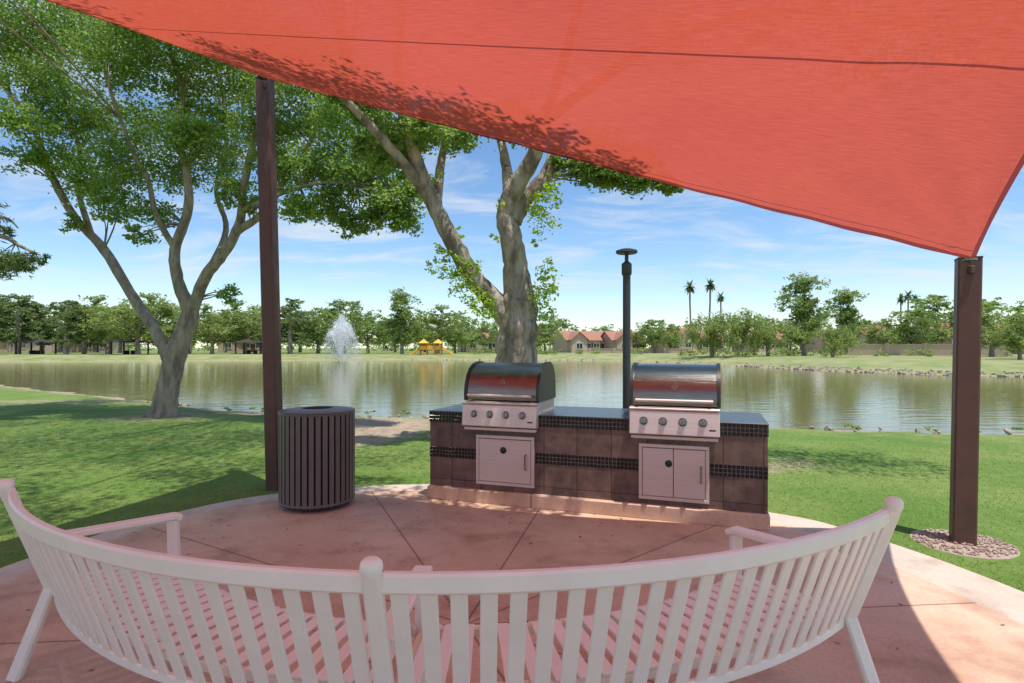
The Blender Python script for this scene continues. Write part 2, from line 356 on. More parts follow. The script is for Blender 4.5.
# grass blades (stuff)
n=200000
gx=RS.uniform(-9.5,9.5,n); gy=3.0+RS.uniform(0,1,n)**1.3*8.5
keep=np.abs(gx)<gy*.95+.6; gx,gy=gx[keep],gy[keep]
P=np.array([(p.x,p.y) for p in outl])
def inpoly(x,y,P):
    ins=np.zeros(x.shape,bool); n_=len(P)
    for i in range(n_):
        ax,ay=P[i]; bx,by=P[(i+1)%n_]
        if ay==by: continue
        ins^=((ay>y)!=(by>y))&(x<(bx-ax)*(y-ay)/(by-ay)+ax)
    return ins
k=~inpoly(gx,gy,P)&(sdist(gx,gy)<-1.3-RS.uniform(0,2.0,len(gx)))&(np.hypot((gx+2.6)/1.5,(gy-10.6)/2.6)>.9)&(np.hypot(gx-3.46,gy-4.35)>.36); gx,gy=gx[k],gy[k]; n=len(gx)
gzv=gz(gx,gy); h=RS.uniform(.006,.019,n); an=RS.uniform(0,6.28,n); w=RS.uniform(.003,.006,n)
lx=RS.normal(size=n)*.014; ly=RS.normal(size=n)*.014
V=np.stack([np.stack([gx-np.cos(an)*w,gy-np.sin(an)*w,gzv-.003],-1),np.stack([gx+np.cos(an)*w,gy+np.sin(an)*w,gzv-.003],-1),np.stack([gx+lx,gy+ly,gzv+h],-1)],1)
M['blade']=leafmat('grass_blade',(.10,.19,.034),(.235,.30,.085),.3)
o=polys('grass',V,3,M['blade']); o['kind']='stuff'; o['label']='short green mown lawn grass around the patio'; o['category']='grass'
# fallen leaves
n=520
gx=RS.uniform(-3.4,3,n); gy=RS.uniform(1.8,6,n); k=inpoly(gx,gy,np.array([(p.x,p.y) for p in inner])); gx,gy=gx[k],gy[k]; k=(gy>4.6-0*gx)|(RS.uniform(0,1,len(gx))<.25); gx,gy=gx[k],gy[k]; n=len(gx)
an=RS.uniform(0,6.28,n); L_=RS.uniform(.010,.022,n); ca,sa=np.cos(an)*L_,np.sin(an)*L_; z0=np.full(n,.0265)
V=np.stack([np.stack([gx-ca,gy-sa,z0],-1),np.stack([gx+sa*.4,gy-ca*.4,z0+.003],-1),np.stack([gx+ca,gy+sa,z0+.004],-1),np.stack([gx-sa*.4,gy+ca*.4,z0+.001],-1)],1)
M['dry']=leafmat('leaf_dry',(.16,.10,.04),(.34,.26,.10),.15)
o=polys('fallen_leaves',V,4,M['dry']); o['kind']='stuff'; o['label']='small dry leaves scattered on the pink concrete'; o['category']='leaves'

# ---------------------------------------------------------------- shade sail
A=Vector((3.47,4.27,2.15)); B=Vector((-2.62,5.93,4.33)); C=Vector((-5.4,-1.2,2.8)); D=Vector((2.9,-3,5.6))
nu,nv=90,90; vs=[];uv=[]
for j in range(nv+1):
    v=j/nv
    for i in range(nu+1):
        u=i/nu
        p=(A*(1-u)+B*u)*(1-v)+(D*(1-u)+C*u)*v
        p=p+Vector((0,-.5,-.2))*4*u*(1-u)*(1-v)+Vector((0,.6,0))*4*u*(1-u)*v+Vector((-.85,0,0))*4*v*(1-v)*(1-u)+Vector((.22,0,0))*4*v*(1-v)*u
        rr=math.hypot(u,v); th=math.atan2(v,u)
        p.z+=.022*math.sin(th*13)*math.exp(-rr*7)*min(1,rr*20)+.006*math.sin(th*26+1)*math.exp(-rr*5)*min(1,rr*12)
        p.z+=.004*math.sin(u*70)*math.exp(-v*40)
        vs.append(p); uv.append((u,v))
mb=MB(); mb.add(vs,[(j*(nu+1)+i,j*(nu+1)+i+1,(j+1)*(nu+1)+i+1,(j+1)*(nu+1)+i) for j in range(nv) for i in range(nu)])
sm=bpy.data.materials.new('sail_fabric'); sm.use_nodes=True; nt=sm.node_tree; nt.nodes.clear(); out=N('ShaderNodeOutputMaterial'); tc=N('ShaderNodeTexCoord')
uvn=N('ShaderNodeUVMap'); s=N('ShaderNodeSeparateXYZ'); nt.links.new(uvn.outputs[0],s.inputs[0])
def seam(sock,pos,w):
    a=N('ShaderNodeMath',operation='SUBTRACT'); a.inputs[1].default_value=pos; nt.links.new(sock,a.inputs[0])
    b_=N('ShaderNodeMath',operation='ABSOLUTE'); nt.links.new(a.outputs[0],b_.inputs[0])
    c=N('ShaderNodeMath',operation='LESS_THAN'); c.inputs[1].default_value=w; nt.links.new(b_.outputs[0],c.inputs[0]); return c
acc=None
for sk,ps,wd in((s.outputs[1],.205,.0010),(s.outputs[1],.5,.0012),(s.outputs[1],.8,.0012),(s.outputs[1],0,.006),(s.outputs[0],0,.006),(s.outputs[0],1,.006),(s.outputs[1],.014,.0006)):
    q_=seam(sk,ps,wd)
    if acc is None: acc=q_
    else:
        m_=N('ShaderNodeMath',operation='MAXIMUM'); nt.links.new(acc.outputs[0],m_.inputs[0]); nt.links.new(q_.outputs[0],m_.inputs[1]); acc=m_
mp=N('ShaderNodeMapping'); mp.inputs['Scale'].default_value=(30,420,1); nt.links.new(uvn.outputs[0],mp.inputs[0])
wv=N('ShaderNodeTexNoise'); wv.inputs['Scale'].default_value=1.5; wv.inputs['Detail'].default_value=5; wv.inputs['Roughness'].default_value=.7; nt.links.new(mp.outputs[0],wv.inputs['Vector'])
cl=ramp(wv.outputs[0],.3,(.53,.082,.050),.7,(.68,.125,.080))
bgn=noise(.45,3,.5); bgr=ramp(bgn.outputs[0],.3,(.92,.89,.89),.7,(1.03,1.03,1.03))
mbg=N('ShaderNodeMixRGB',blend_type='MULTIPLY'); mbg.inputs[0].default_value=1; nt.links.new(cl.outputs[0],mbg.inputs[1]); nt.links.new(bgr.outputs[0],mbg.inputs[2])
ms=N('ShaderNodeMixRGB'); nt.links.new(acc.outputs[0],ms.inputs[0]); nt.links.new(mbg.outputs[0],ms.inputs[1]); ms.inputs[2].default_value=(.24,.035,.025,1)
df=N('ShaderNodeBsdfDiffuse'); tr=N('ShaderNodeBsdfTranslucent'); tp=N('ShaderNodeBsdfTransparent')
nt.links.new(ms.outputs[0],df.inputs[0]); nt.links.new(ms.outputs[0],tr.inputs[0])
a1=N('ShaderNodeMixShader'); a1.inputs[0].default_value=.54; nt.links.new(df.outputs[0],a1.inputs[1]); nt.links.new(tr.outputs[0],a1.inputs[2])
a2=N('ShaderNodeMixShader'); a2.inputs[0].default_value=.03; nt.links.new(a1.outputs[0],a2.inputs[1]); nt.links.new(tp.outputs[0],a2.inputs[2])
nt.links.new(a2.outputs[0],out.inputs[0])
rt=empty('shade_sail',(0,0,0),'red orange fabric shade sail stretched over the patio','shade sail')
o=mb.obj('fabric_canopy',sm,rt,smooth='all')
ul=o.data.uv_layers.new(name='UVMap')
idx=np.zeros(len(o.data.loops),dtype=np.int32); o.data.loops.foreach_get('vertex_index',idx)
ul.data.foreach_set('uv',np.array(uv,dtype=np.float32)[idx].ravel())
mb=MB(); mb.tube([A+Vector((-.10,.0,.03)),A+Vector((-.0,.03,-.0))],.012,8); mb.lathe([(.0,-.008),(.045,-.008),(.045,.008),(0,.008)],A+Vector((-.05,-.02,.01)),16); mb.obj('corner_fitting',M['steel'],rt,True)
mb=MB(); mb.tube([B+Vector((.10,-.12,-.06)),B+Vector((0,.05,0))],.014,8); mb.lathe([(.0,-.01),(.05,-.01),(.05,.01),(0,.01)],B+Vector((.03,-.03,-.02)),16); mb.obj('corner_fitting',M['steel'],rt,True)

def post(base,top,w,rot,label):
    e=empty('sail_post',base,label,'post',group='posts holding the shade sail')
    d=Vector(top)-Vector(base); mb=MB(); h=w/2; sec=rrect(h,h,.012); c,s_=math.cos(rot),math.sin(rot); sec=[(x*c-y*s_,x*s_+y*c) for x,y in sec]
    mb.tube([Vector((0,0,-.05)),d],0,sec=sec); mb.obj('shaft',M['post'],e)
    mb=MB(); mb.tube([d+Vector((0,0,.0)),d+Vector((0,0,.012))],0,sec=[(x*1.04,y*1.04) for x,y in sec]); mb.obj('cap',M['post'],e)
    mb=MB(); dd=Vector((-.5,-1,0)) if base[0]>0 else Vector((.3,-1,0)); dd.normalize()
    mb.box(d+dd*(w*.58)-Vector((0,0,.09)),(.04,.04,.06),bev=.006); mb.obj('bracket',M['post'],e)
    return e
post((3.46,4.37,.0),(3.53,4.40,2.185),.15,R(28),'dark brown square steel post in a gravel ring')
post((-2.52,6.06,0),(-2.64,6.08,4.36),.145,R(8),'tall dark brown steel post beside the trash can')
mb=MB()
for i in range(420):
    a=rnd.uniform(0,6.283); r=math.sqrt(rnd.random())*.33; s_=rnd.uniform(.010,.022)
    c=Vector((3.46+r*math.cos(a),4.37+r*math.sin(a)*.9,.008+.010*(1-r/.34)))
    mb.box(c,(s_*1.4,s_,s_*.8),Matrix.Rotation(rnd.uniform(0,6),3,Vector((rnd.random(),rnd.random(),1)).normalized()),bev=s_*.25)
mb.lathe([(.001,-.02),(.35,-.02),(.33,.004),(.001,.012)],(3.46,4.37,0),28)
o=mb.obj('gravel_ring',M['gravel']); o['kind']='stuff'; o['label']='loose reddish gravel around the post foot'; o['category']='gravel'

# ---------------------------------------------------------------- curved bench
BC=Vector((-.23,4.17,.024)); bench=empty('curved_bench',BC,'curved white slatted metal bench facing the barbecue island','bench')
def pol(r,a,z): a=R(a); return Vector((r*math.sin(a),-r*math.cos(a),z))
posts=[-50.5,-3.5,41.2]
def arc(r,z,a0,a1,n=28): return [pol(r,a0+(a1-a0)*i/n,z) for i in range(n+1)]
mb=MB(); ms_=MB()
def bar(mb_,q0,q1,t,w,th,bev=.003):
    d=(q1-q0); L=d.length; d.normalize(); nrm=t.cross(d); mb_.box((q0+q1)/2,(w,th,L),Matrix((t,nrm,d)).transposed(),bev=bev)
for a0,a1 in((posts[0],posts[1]),(posts[1],posts[2])):
    mb.tube(arc(2.578,.818,a0+.6,a1-.6),0,sec=rrect(.017,.030,.008))
    mb.tube(arc(2.425,.355,a0+.6,a1-.6),0,sec=rrect(.012,.018,.005))
    ns_=23
    for i in range(ns_):
        a=a0+(a1-a0)*(i+.8)/(ns_+.6)
        t=Vector((math.cos(R(a)),math.sin(R(a)),0))
        bar(mb,pol(2.43,a,.365),pol(2.575,a,.80),t,.050,.010)
        s0=pol(2.40,a,.425); s1=pol(2.0,a,.415); s2=pol(1.94,a,.388)
        bar(ms_,s0,s1,t,.047,.011); bar(ms_,s1,s2,t,.0465,.0105)
    for r_,z_ in((2.37,.392),(1.985,.388)): ms_.tube(arc(r_,z_,a0+.5,a1-.5),0,sec=rrect(.014,.018,.005))
mb.obj('backrest',M['bench'],bench); ms_.obj('seat',M['bench'],bench)
for a in posts:
    mb=MB(); mb.tube([pol(2.575,a,0),pol(2.445,a,.38),pol(2.60,a,.85)],0,sec=rrect(.027,.021,.009)); mb.obj('back_leg',M['bench'],bench)
    mb=MB(); mb.lathe([(.001,-.012),(.026,-.010),(.030,.002),(.033,.016),(.030,.030),(.020,.040),(.001,.044)],pol(2.603,a,.855),18); mb.obj('post_cap',M['bench'],bench,True)
    mb=MB(); mb.tube([pol(2.02,a,0),pol(1.955,a,.40),pol(1.96,a,.595)],0,sec=rrect(.026,.020,.007)); mb.obj('front_leg',M['bench'],bench)
    mb=MB(); mb.tube([pol(2.50,a,.606),pol(1.95,a,.612),pol(1.925,a,.600)],0,sec=rrect(.034,.014,.006)); mb.obj('armrest',M['bench'],bench)
    mb=MB(); mb.tube([pol(2.43,a,.365),pol(1.96,a,.36)],0,sec=rrect(.015,.02,.005)); mb.obj('seat_brace',M['bench'],bench)

# ---------------------------------------------------------------- barbecue island
M['slate']=bpy.data.materials.new('slate_tile'); m=M['slate']; m.use_nodes=True; nt=m.node_tree; b=nt.nodes['Principled BSDF']; b.inputs['Roughness'].default_value=.42
def tilemat(nt,b,w,h,c1,c2,mort,msize,bumpd,offs=0,ncon=.35):
    global tc
    tc=N('ShaderNodeTexCoord'); s=N('ShaderNodeSeparateXYZ'); nt.links.new(tc.outputs['Object'],s.inputs[0])
    ay=N('ShaderNodeMath',operation='ADD'); nt.links.new(s.outputs[2],ay.inputs[0]); nt.links.new(s.outputs[1],ay.inputs[1])
    c=N('ShaderNodeCombineXYZ'); nt.links.new(s.outputs[0],c.inputs[0]); nt.links.new(ay.outputs[0],c.inputs[1])
    mpp=N('ShaderNodeMapping'); mpp.inputs['Location'].default_value=(.07,offs,0); nt.links.new(c.outputs[0],mpp.inputs[0])
    br=N('ShaderNodeTexBrick'); br.offset=0; br.inputs['Scale'].default_value=1; br.inputs['Brick Width'].default_value=w; br.inputs['Row Height'].default_value=h
    br.inputs['Mortar Size'].default_value=msize; br.inputs['Mortar Smooth'].default_value=.1; br.inputs['Color1'].default_value=(*c1,1); br.inputs['Color2'].default_value=(*c2,1); br.inputs['Mortar'].default_value=(*mort,1)
    nt.links.new(mpp.outputs[0],br.inputs['Vector']); nz=noise(7,7,.7); rr=ramp(nz.outputs[0],.3,(1-ncon,)*3,.7,(1+ncon,)*3)
    mx=N('ShaderNodeMixRGB',blend_type='MULTIPLY'); mx.inputs[0].default_value=1; nt.links.new(br.outputs[0],mx.inputs[1]); nt.links.new(rr.outputs[0],mx.inputs[2]); nt.links.new(mx.outputs[0],b.inputs['Base Color'])
    bp=N('ShaderNodeBump'); bp.invert=True; bp.inputs['Strength'].default_value=.8; bp.inputs['Distance'].default_value=bumpd; nt.links.new(br.outputs['Fac'],bp.inputs['Height']); nt.links.new(bp.outputs[0],b.inputs['Normal'])
tilemat(nt,b,.31,.31,(.175,.108,.082),(.115,.075,.060),(.05,.038,.03),.004,.003,offs=.11,ncon=.5)
M['mosaic']=bpy.data.materials.new('mosaic_tile'); m=M['mosaic']; m.use_nodes=True; nt=m.node_tree; b=nt.nodes['Principled BSDF']; b.inputs['Roughness'].default_value=.15
tilemat(nt,b,.034,.034,(.005,.005,.006),(.018,.018,.02),(.11,.10,.09),.0026,.002,ncon=.1)
M['topmosaic']=bpy.data.materials.new('counter_tile'); m=M['topmosaic']; m.use_nodes=True; nt=m.node_tree; b=nt.nodes['Principled BSDF']; b.inputs['Roughness'].default_value=.3; b.inputs['Specular IOR Level'].default_value=.35
tilemat(nt,b,.034,.034,(.014,.02,.028),(.04,.055,.075),(.09,.09,.09),.003,.002,ncon=.1)
isl=empty('barbecue_island',(-.81,5.63,.018),'dark slate tiled barbecue island with black mosaic bands','barbecue island',rotz=R(-19.1))
L=3.06; DP=.82
mb=MB(); mb.box((L/2,DP/2,.065),(L+.03,DP+.08,.13),bev=.012); mb.obj('plinth',M['patio'],isl)
mb=MB(); mb.box((L/2,DP/2,.45),(L,DP,.66)); mb.obj('wall',M['slate'],isl)
mb=MB(); mb.box((L/2,DP/2,.463),(L+.006,DP+.006,.102)); mb.obj('mosaic_band',M['mosaic'],isl)
mb=MB(); mb.box((L/2,DP/2,.805),(L+.012,DP+.012,.098)); mb.obj('counter_edge',M['mosaic'],isl)
mb=MB(); mb.box((L/2,DP/2,.859),(L+.018,DP+.018,.010),bev=.003); mb.obj('countertop',M['topmosaic'],isl)
RX=Matrix.Rotation(R(90),3,'X')
def door(x0,x1,z0,z1,double,label):
    mb=MB(); w=x1-x0; h=z1-z0; xc=(x0+x1)/2; zc=(z0+z1)/2
    t=.03
    for bx in((xc,z1-t/2,w,t),(xc,z0+t/2,w,t)): mb.box((bx[0],-.012,bx[1]),(bx[2],.024,bx[3]),bev=.003)
    for xx in(x0+t/2,x1-t/2): mb.box((xx,-.012,zc),(t,.024,h-2*t-.002),bev=.003)
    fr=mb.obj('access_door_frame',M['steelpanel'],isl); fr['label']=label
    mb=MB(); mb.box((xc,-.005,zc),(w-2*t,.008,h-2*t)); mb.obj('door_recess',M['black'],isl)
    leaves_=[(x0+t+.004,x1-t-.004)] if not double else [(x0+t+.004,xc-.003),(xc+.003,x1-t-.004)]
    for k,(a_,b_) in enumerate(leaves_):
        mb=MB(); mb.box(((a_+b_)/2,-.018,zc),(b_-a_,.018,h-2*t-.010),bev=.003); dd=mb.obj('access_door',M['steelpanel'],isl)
        if not double or k==1:
            hx=b_-.045 if not double else b_-.03
            mb=MB(); mb.tube([(hx,-.027,zc-.07),(hx,-.055,zc-.06),(hx,-.055,zc+.06),(hx,-.027,zc+.07)],.007,8); mb.obj('handle',M['knob'],dd,True)
        if not double:
            mb=MB(); mb.lathe([(.001,0),(.032,0),(.032,.004),(.026,.007),(.001,.007)],(xc-.01,-.0275,zc+.10),20,RX); mb.obj('vent',M['black'],dd,True)
        elif k==0:
            mb=MB(); mb.lathe([(.001,0),(.030,0),(.030,.004),(.024,.007),(.001,.007)],(b_-.035,-.0275,zc+.08),20,RX); mb.obj('vent',M['black'],dd,True)
door(.50,1.08,.185,.655,False,'single brushed steel access door with black round vent')
door(2.03,2.61,.175,.655,True,'double brushed steel access door with vertical handle')
M['endcap']=mat('cast_end_cap',(.05,.05,.05),.4,.6)
def grill(tx,label):
    ir=Matrix.Translation(Vector((-.81,5.63,.018)))@Matrix.Rotation(R(-19.1),4,'Z')
    g=empty('barbecue_grill',ir@Vector((tx,0,0.0)),label,'grill',rotz=R(-19.1),group='built-in grills on the tiled island')
    w=.345
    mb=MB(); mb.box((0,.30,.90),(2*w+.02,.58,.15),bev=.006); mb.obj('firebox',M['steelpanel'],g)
    prof=[(.0,.985),(-.022,.99),(-.026,1.05),(-.012,1.13),(.03,1.215),(.09,1.275),(.17,1.315),(.27,1.335),(.38,1.335),(.47,1.30),(.53,1.23),(.56,1.13),(.565,.985)]
    mb=MB(); n_=len(prof); vs=[(-w,y,z) for y,z in prof]+[(w,y,z) for y,z in prof]
    mb.add(vs,[(i,i+1,n_+i+1,n_+i) for i in range(n_-1)]); 
    hood=mb.obj('hood',M['steel'],g,True)
    for sx in(-1,1):
        mb=MB(); c=(.27,1.1)
        pr2=[(c[0]+(y-c[0])*1.04,c[1]+(z-c[1])*1.05) for y,z in prof]
        x0=sx*(w-.0); x1=sx*(w+.03)
        vs=[(x0,y,z) for y,z in pr2]+[(x1,y,z) for y,z in pr2]
        mb.add(vs,[tuple(range(n_)),tuple(range(n_,2*n_))]+[(i,(i+1)%n_,n_+(i+1)%n_,n_+i) for i in range(n_)]); mb.obj('hood_end_cap',M['endcap'],hood,True)
    mb=MB(); mb.tube([(-w+.03,-.085,1.035),(w-.03,-.085,1.035)],.014,12)
    for sx in(-1,1): mb.tube([(sx*(w-.05),-.085,1.035),(sx*(w-.05),-.015,1.035)],.010,8)
    mb.obj('handle',M['steelpanel'],hood,True)
    mb=MB(); mb.lathe([(.001,0),(.034,0),(.034,.006),(.028,.012),(.001,.012)],(0,-.0,1.155),20,Matrix.Rotation(R(68),3,'X')); mb.obj('temperature_gauge',M['knob'],hood,True)
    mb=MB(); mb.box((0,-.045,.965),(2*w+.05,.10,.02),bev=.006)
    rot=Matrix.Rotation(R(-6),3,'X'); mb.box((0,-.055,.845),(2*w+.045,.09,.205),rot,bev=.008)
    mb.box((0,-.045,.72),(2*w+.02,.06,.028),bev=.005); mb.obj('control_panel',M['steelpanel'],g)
    for kx in(-.245,-.085,.075,.235):
        mb=MB(); rr_=Matrix.Rotation(R(84),3,'X')
        mb.lathe([(.001,0),(.036,0),(.036,.004),(.027,.006),(.025,.03),(.021,.035),(.001,.035)],(kx,-.098,.862),20,rr_); mb.box((kx,-.136,.866),(.006,.008,.036),bev=.002); mb.obj('knob',M['knob'],g,True)
    mb=MB(); mb.box((.31,-.1035,.80),(.05,.004,.018)); mb.obj('badge',M['black'],g)
grill(.755,'stainless steel grill with round hood above a single door'); grill(2.325,'stainless steel grill with round hood above double doors')

# ---------------------------------------------------------------- trash can
bn=empty('trash_can',(-1.84,5.38,.024),'round dark slatted metal trash can beside the brown post','trash can')
mb=MB(); ns_=36
for i in range(ns_):
    a=2*math.pi*i/ns_; t=Vector((-math.sin(a),math.cos(a),0)); rd=Vector((math.cos(a),math.sin(a),0))
    bar(mb,rd*.337+Vector((0,0,.045)),rd*.337+Vector((0,0,.865)),t,.043,.009,.002)
mb.obj('slat_body',M['bin'],bn)
mb=MB(); mb.lathe([(.30,.02),(.30,.87),(.295,.87),(.295,.03),(.001,.03)],(0,0,0),32); mb.obj('liner',M['bindark'],bn,True)
for z in(.06,.872):
    mb=MB(); r=.335; mb.tube([(r*math.cos(2*math.pi*k/40),r*math.sin(2*math.pi*k/40),z) for k in range(41)],.012,8,caps=False); mb.obj('rim',M['bin'],bn,True)
mb=MB(); prof=[(.14,.905),(.145,.912),(.16,.914),(.295,.900),(.340,.894),(.346,.885),(.295,.878),(.15,.88)]
seg=40; vs=[(r*math.cos(2*math.pi*k/seg),r*math.sin(2*math.pi*k/seg),z) for r,z in prof for k in range(seg)]; n_=len(prof)
mb.add(vs,[(i*seg+k,i*seg+(k+1)%seg,((i+1)%n_)*seg+(k+1)%seg,((i+1)%n_)*seg+k) for i in range(n_) for k in range(seg)]); mb.obj('lid',M['bin'],bn,True)
for k in range(3):
    a=2.1*k+.4; mb=MB(); mb.tube([(.27*math.cos(a),.27*math.sin(a),0),(.27*math.cos(a),.27*math.sin(a),.05)],.018,8); mb.obj('foot',M['bindark'],bn)

# ---------------------------------------------------------------- lamp post
lp=empty('lamp_post',(1.31,6.5,0),'slim dark lamp post with flat round cap behind island','lamp post')
mb=MB(); mb.lathe([(.10,0),(.10,.03),(.055,.06),(.046,.5),(.044,2.34),(.001,2.34)],(0,0,0),16); mb.obj('pole',M['lamp'],lp,True)
mb=MB(); mb.lathe([(.05,2.33),(.058,2.35),(.058,2.46),(.035,2.48),(.022,2.49),(.022,2.59),(.001,2.59)],(0,0,0),20); mb.obj('lamp_housing',M['lamp'],lp,True)
mb=MB(); mb.lathe([(.001,2.575),(.11,2.578),(.124,2.59),(.12,2.612),(.06,2.632),(.001,2.636)],(0,0,0),28); mb.obj('lamp_cap',M['lamp'],lp,True)

# ---------------------------------------------------------------- big trees
def add_twigs(mb, limbpts, clumps, r=.022):
    L_=[p for l in limbpts for p in l]
    for c in clumps:
        cc=Vector(c[:3]); cand=sorted(L_,key=lambda p:(p-cc).length+max(0,p.z-cc.z)*.6)[:4]; p=rnd.choice(cand)
        for k in range(3):
            e=cc+Vector((rnd.uniform(-.7,.7)*c[3],rnd.uniform(-.7,.7)*c[4],rnd.uniform(-.5,.6)*c[5]))
            mid=(p+e)/2+Vector((rnd.uniform(-.15,.15),rnd.uniform(-.15,.15),rnd.uniform(0,.25)))*((e-p).length*.5)
            pa,ra=smooth_path([p,mid,e],[r*1.3,r*.75,r*.3],4,0); mb.tube(pa,ra,5)
def build_tree(name,base,label,limbs,clumps,leafsize,bark,leaf,extra=None,barkseg=12,twig=.022,rs=1.0):
    e=empty(name,base,label,'tree'); b0=Vector(base); mb=MB(); lp_=[]
    for pts,rads in limbs:
        pts=[Vector(p)-b0 for p in pts]; pa,ra=smooth_path(pts,[r*rs for r in rads],6,.07); mb.tube(pa,ra,barkseg)
        lp_.append(pa[len(pa)//3:])
    cl=[(c[0]-b0.x,c[1]-b0.y,c[2]-b0.z,*c[3:]) for c in clumps]
    add_twigs(mb,lp_,cl,twig); mb.obj('trunk',bark,e,'all')
    polys('crown',leaf_verts(cl,leafsize,per_sub=26),4,leaf,e)
    if extra:
        cl2=[(c[0]-b0.x,c[1]-b0.y,c[2]-b0.z,*c[3:]) for c in extra[0]]
        polys('shoot_foliage',leaf_verts(cl2,extra[1],per_sub=14),4,extra[2],e)
    return e
T=(-7.65,12.55,0); Y1=12.55
limbs=[([S(160,424,Y1),S(164,410,Y1),S(169,385,Y1),S(177,350,Y1),S(188,322,Y1),S(192,300,Y1)],[.42,.31,.27,.26,.23,.17]),
([S(172,366,Y1),S(158,336,Y1),S(130,292,12.8),S(104,250,13),S(74,216,13),S(52,176,12.8),S(30,122,12.6),S(-6,74,12.3)],[.18,.15,.13,.12,.105,.09,.07,.05]),
([S(92,236,13),S(78,190,13.2),S(80,150,13.4),S(64,100,13.6),S(60,40,14)],[.085,.07,.06,.05,.035]),
([S(190,312,Y1),S(178,280,12.4),S(175,250,12.3),S(188,210,12.2),S(186,170,12.1),S(176,130,12),S(182,90,12),S(160,20,12)],[.17,.14,.125,.11,.095,.08,.065,.04]),
([S(176,250,12.3),S(156,215,12),S(148,180,11.9),S(132,150,11.6),S(110,90,11)],[.09,.07,.06,.05,.04]),
([S(192,310,Y1),S(206,276,12.3),S(226,250,12.1),S(240,222,12),S(243,190,11.6),S(256,130,11.3),S(270,60,11)],[.16,.14,.125,.11,.095,.07,.045]),
([S(236,232,12),S(264,212,11.8),S(284,182,11.6),S(306,150,11.4),S(326,105,11),S(350,60,11)],[.10,.085,.07,.06,.05,.035]),
([S(243,210,11.8),S(285,192,11),S(330,182,10.6),S(380,190,10.4)],[.065,.05,.035,.02]),
([S(206,276,12.3),S(226,230,13.2),S(216,190,13.5),S(226,150,14),S(220,70,14.5)],[.09,.075,.06,.05,.035])]
cls=[]
MUL=3.0
def C_(px,py,Y_,rp,cnt,fz=.75):
    x,y,z=S(px,py,Y_); r=rp/F*Y_; cls.append((x,y,z,r,r*1.1,r*fz,int(cnt*MUL)))
for t in [(10,25,12.5,48,1700),(45,80,12,34,1000),(70,30,13.5,44,1500),(20,120,11.5,28,620),(115,60,11.5,40,1500),(95,120,13,36,1200),(125,165,12,36,1300),(112,205,12.5,26,700),(158,212,12.2,18,350),(92,180,12.6,28,750),
 (150,130,13,36,1200),(165,50,12,46,1700),(200,100,12.5,36,1200),(215,40,11.5,42,1500),(250,80,12.8,36,1300),(262,125,11.5,30,900),(290,60,11,42,1500),(300,120,11.5,36,1200),(322,165,11,34,1200),(360,175,10.7,32,1100),(395,200,10.5,28,900),(405,222,10.5,16,350),
 (355,225,10.9,18,350),(300,205,11,22,520),(280,165,11.2,28,800),(330,205,11,24,600),(345,120,10.8,34,1200),(385,150,10.6,26,800),(180,175,12.6,24,550),(235,25,14,50,1500),(130,10,14.5,50,1500),(340,80,12,36,1200),(60,-20,12,55,1500),(160,-30,11,60,1600),(-45,30,12,50,1200),(-40,100,13,40,900),(225,170,13.2,22,400),(228,295,12.2,12,160),(205,150,11.9,28,600),(235,190,11.7,22,360),(230,130,13,30,700),
 (60,160,12.4,28,620),(140,235,12.2,14,200),(375,215,10.7,18,320),(415,185,10.4,16,280),(255,205,11.7,16,220),(75,225,12.8,12,130),(30,160,12.2,20,320),(190,135,11.5,28,600),(60,120,12.8,30,700),(30,60,13,36,900)]:
    C_(*t)
for (x,y,z,r,c) in [(-8.5,8.8,9.2,1.9,4600),(-5.2,8.2,9.6,1.9,4800),(-6.5,6.2,8.8,1.7,4800),(-9.5,6.8,8.5,1.6,3800),(-3.6,6.6,8.8,1.4,3800),(-4.4,10.3,10.2,1.8,2600),(-10.5,10.5,9.8,2,2600),(-7.4,10.8,10.8,2,2400),(-4.8,4.4,8.0,1.4,4000),(-6.8,4.0,8.2,1.5,4000),(-2.4,5.4,7.6,.9,1800),(-3.0,8.0,9.0,1.3,2600),(-3.2,3.6,7.6,1.0,2000)]:
    cls.append((x,y,z,r,r,r*.6,c))
build_tree('broadleaf_tree',T,'large spreading shade tree with several leaning limbs on the lawn',limbs,cls,.078,M['bark1'],M['leaf1'],rs=.84,twig=.018)
# centre tree
Y2=9.0; b2=(S(516,348,Y2)[0],Y2,0)
limbs=[([(b2[0]-.02,Y2,-.1),(b2[0],Y2,.15),S(517,400,Y2),S(516,360,Y2),S(518,325,Y2),S(520,300,Y2)],[.6,.44,.37,.34,.31,.28]),
([S(520,306,Y2),S(516,270,Y2),S(511,238,8.9),S(507,212,8.9),S(516,186,8.8),S(532,160,8.6),S(545,120,8.3)],[.27,.20,.175,.16,.14,.12,.09]),
([S(513,222,8.9),S(528,196,9),S(548,172,9.1),S(560,130,9.3)],[.14,.12,.115,.08]),
([S(507,212,8.9),S(508,180,9.1),S(503,150,9.4),S(495,110,9.6)],[.11,.09,.075,.06]),
([S(514,326,Y2),S(496,303,Y2),S(474,278,8.9),S(452,240,8.8),S(434,205,8.7),S(418,165,8.5),S(405,120,8.2),S(398,70,8)],[.20,.17,.15,.135,.12,.105,.09,.07]),
([S(430,198,8.7),S(405,165,8.4),S(372,128,8.0),S(338,92,7.6)],[.10,.08,.065,.045]),
([S(436,210,8.7),S(440,170,9),S(447,130,9.3)],[.09,.07,.05]),
([S(545,120,8.3),(2,7.6,5.6),(3.6,7.4,5.9),(4.8,7.2,5.6)],[.09,.07,.055,.035]),([S(545,120,8.3),(.9,6.6,6.0),(.6,5.6,6.3),(.3,4.6,6.3)],[.08,.055,.03,.015]),([S(398,70,8),(-1.2,6.4,6.3),(-.9,5.0,6.5)],[.06,.04,.02])]
cls=[]
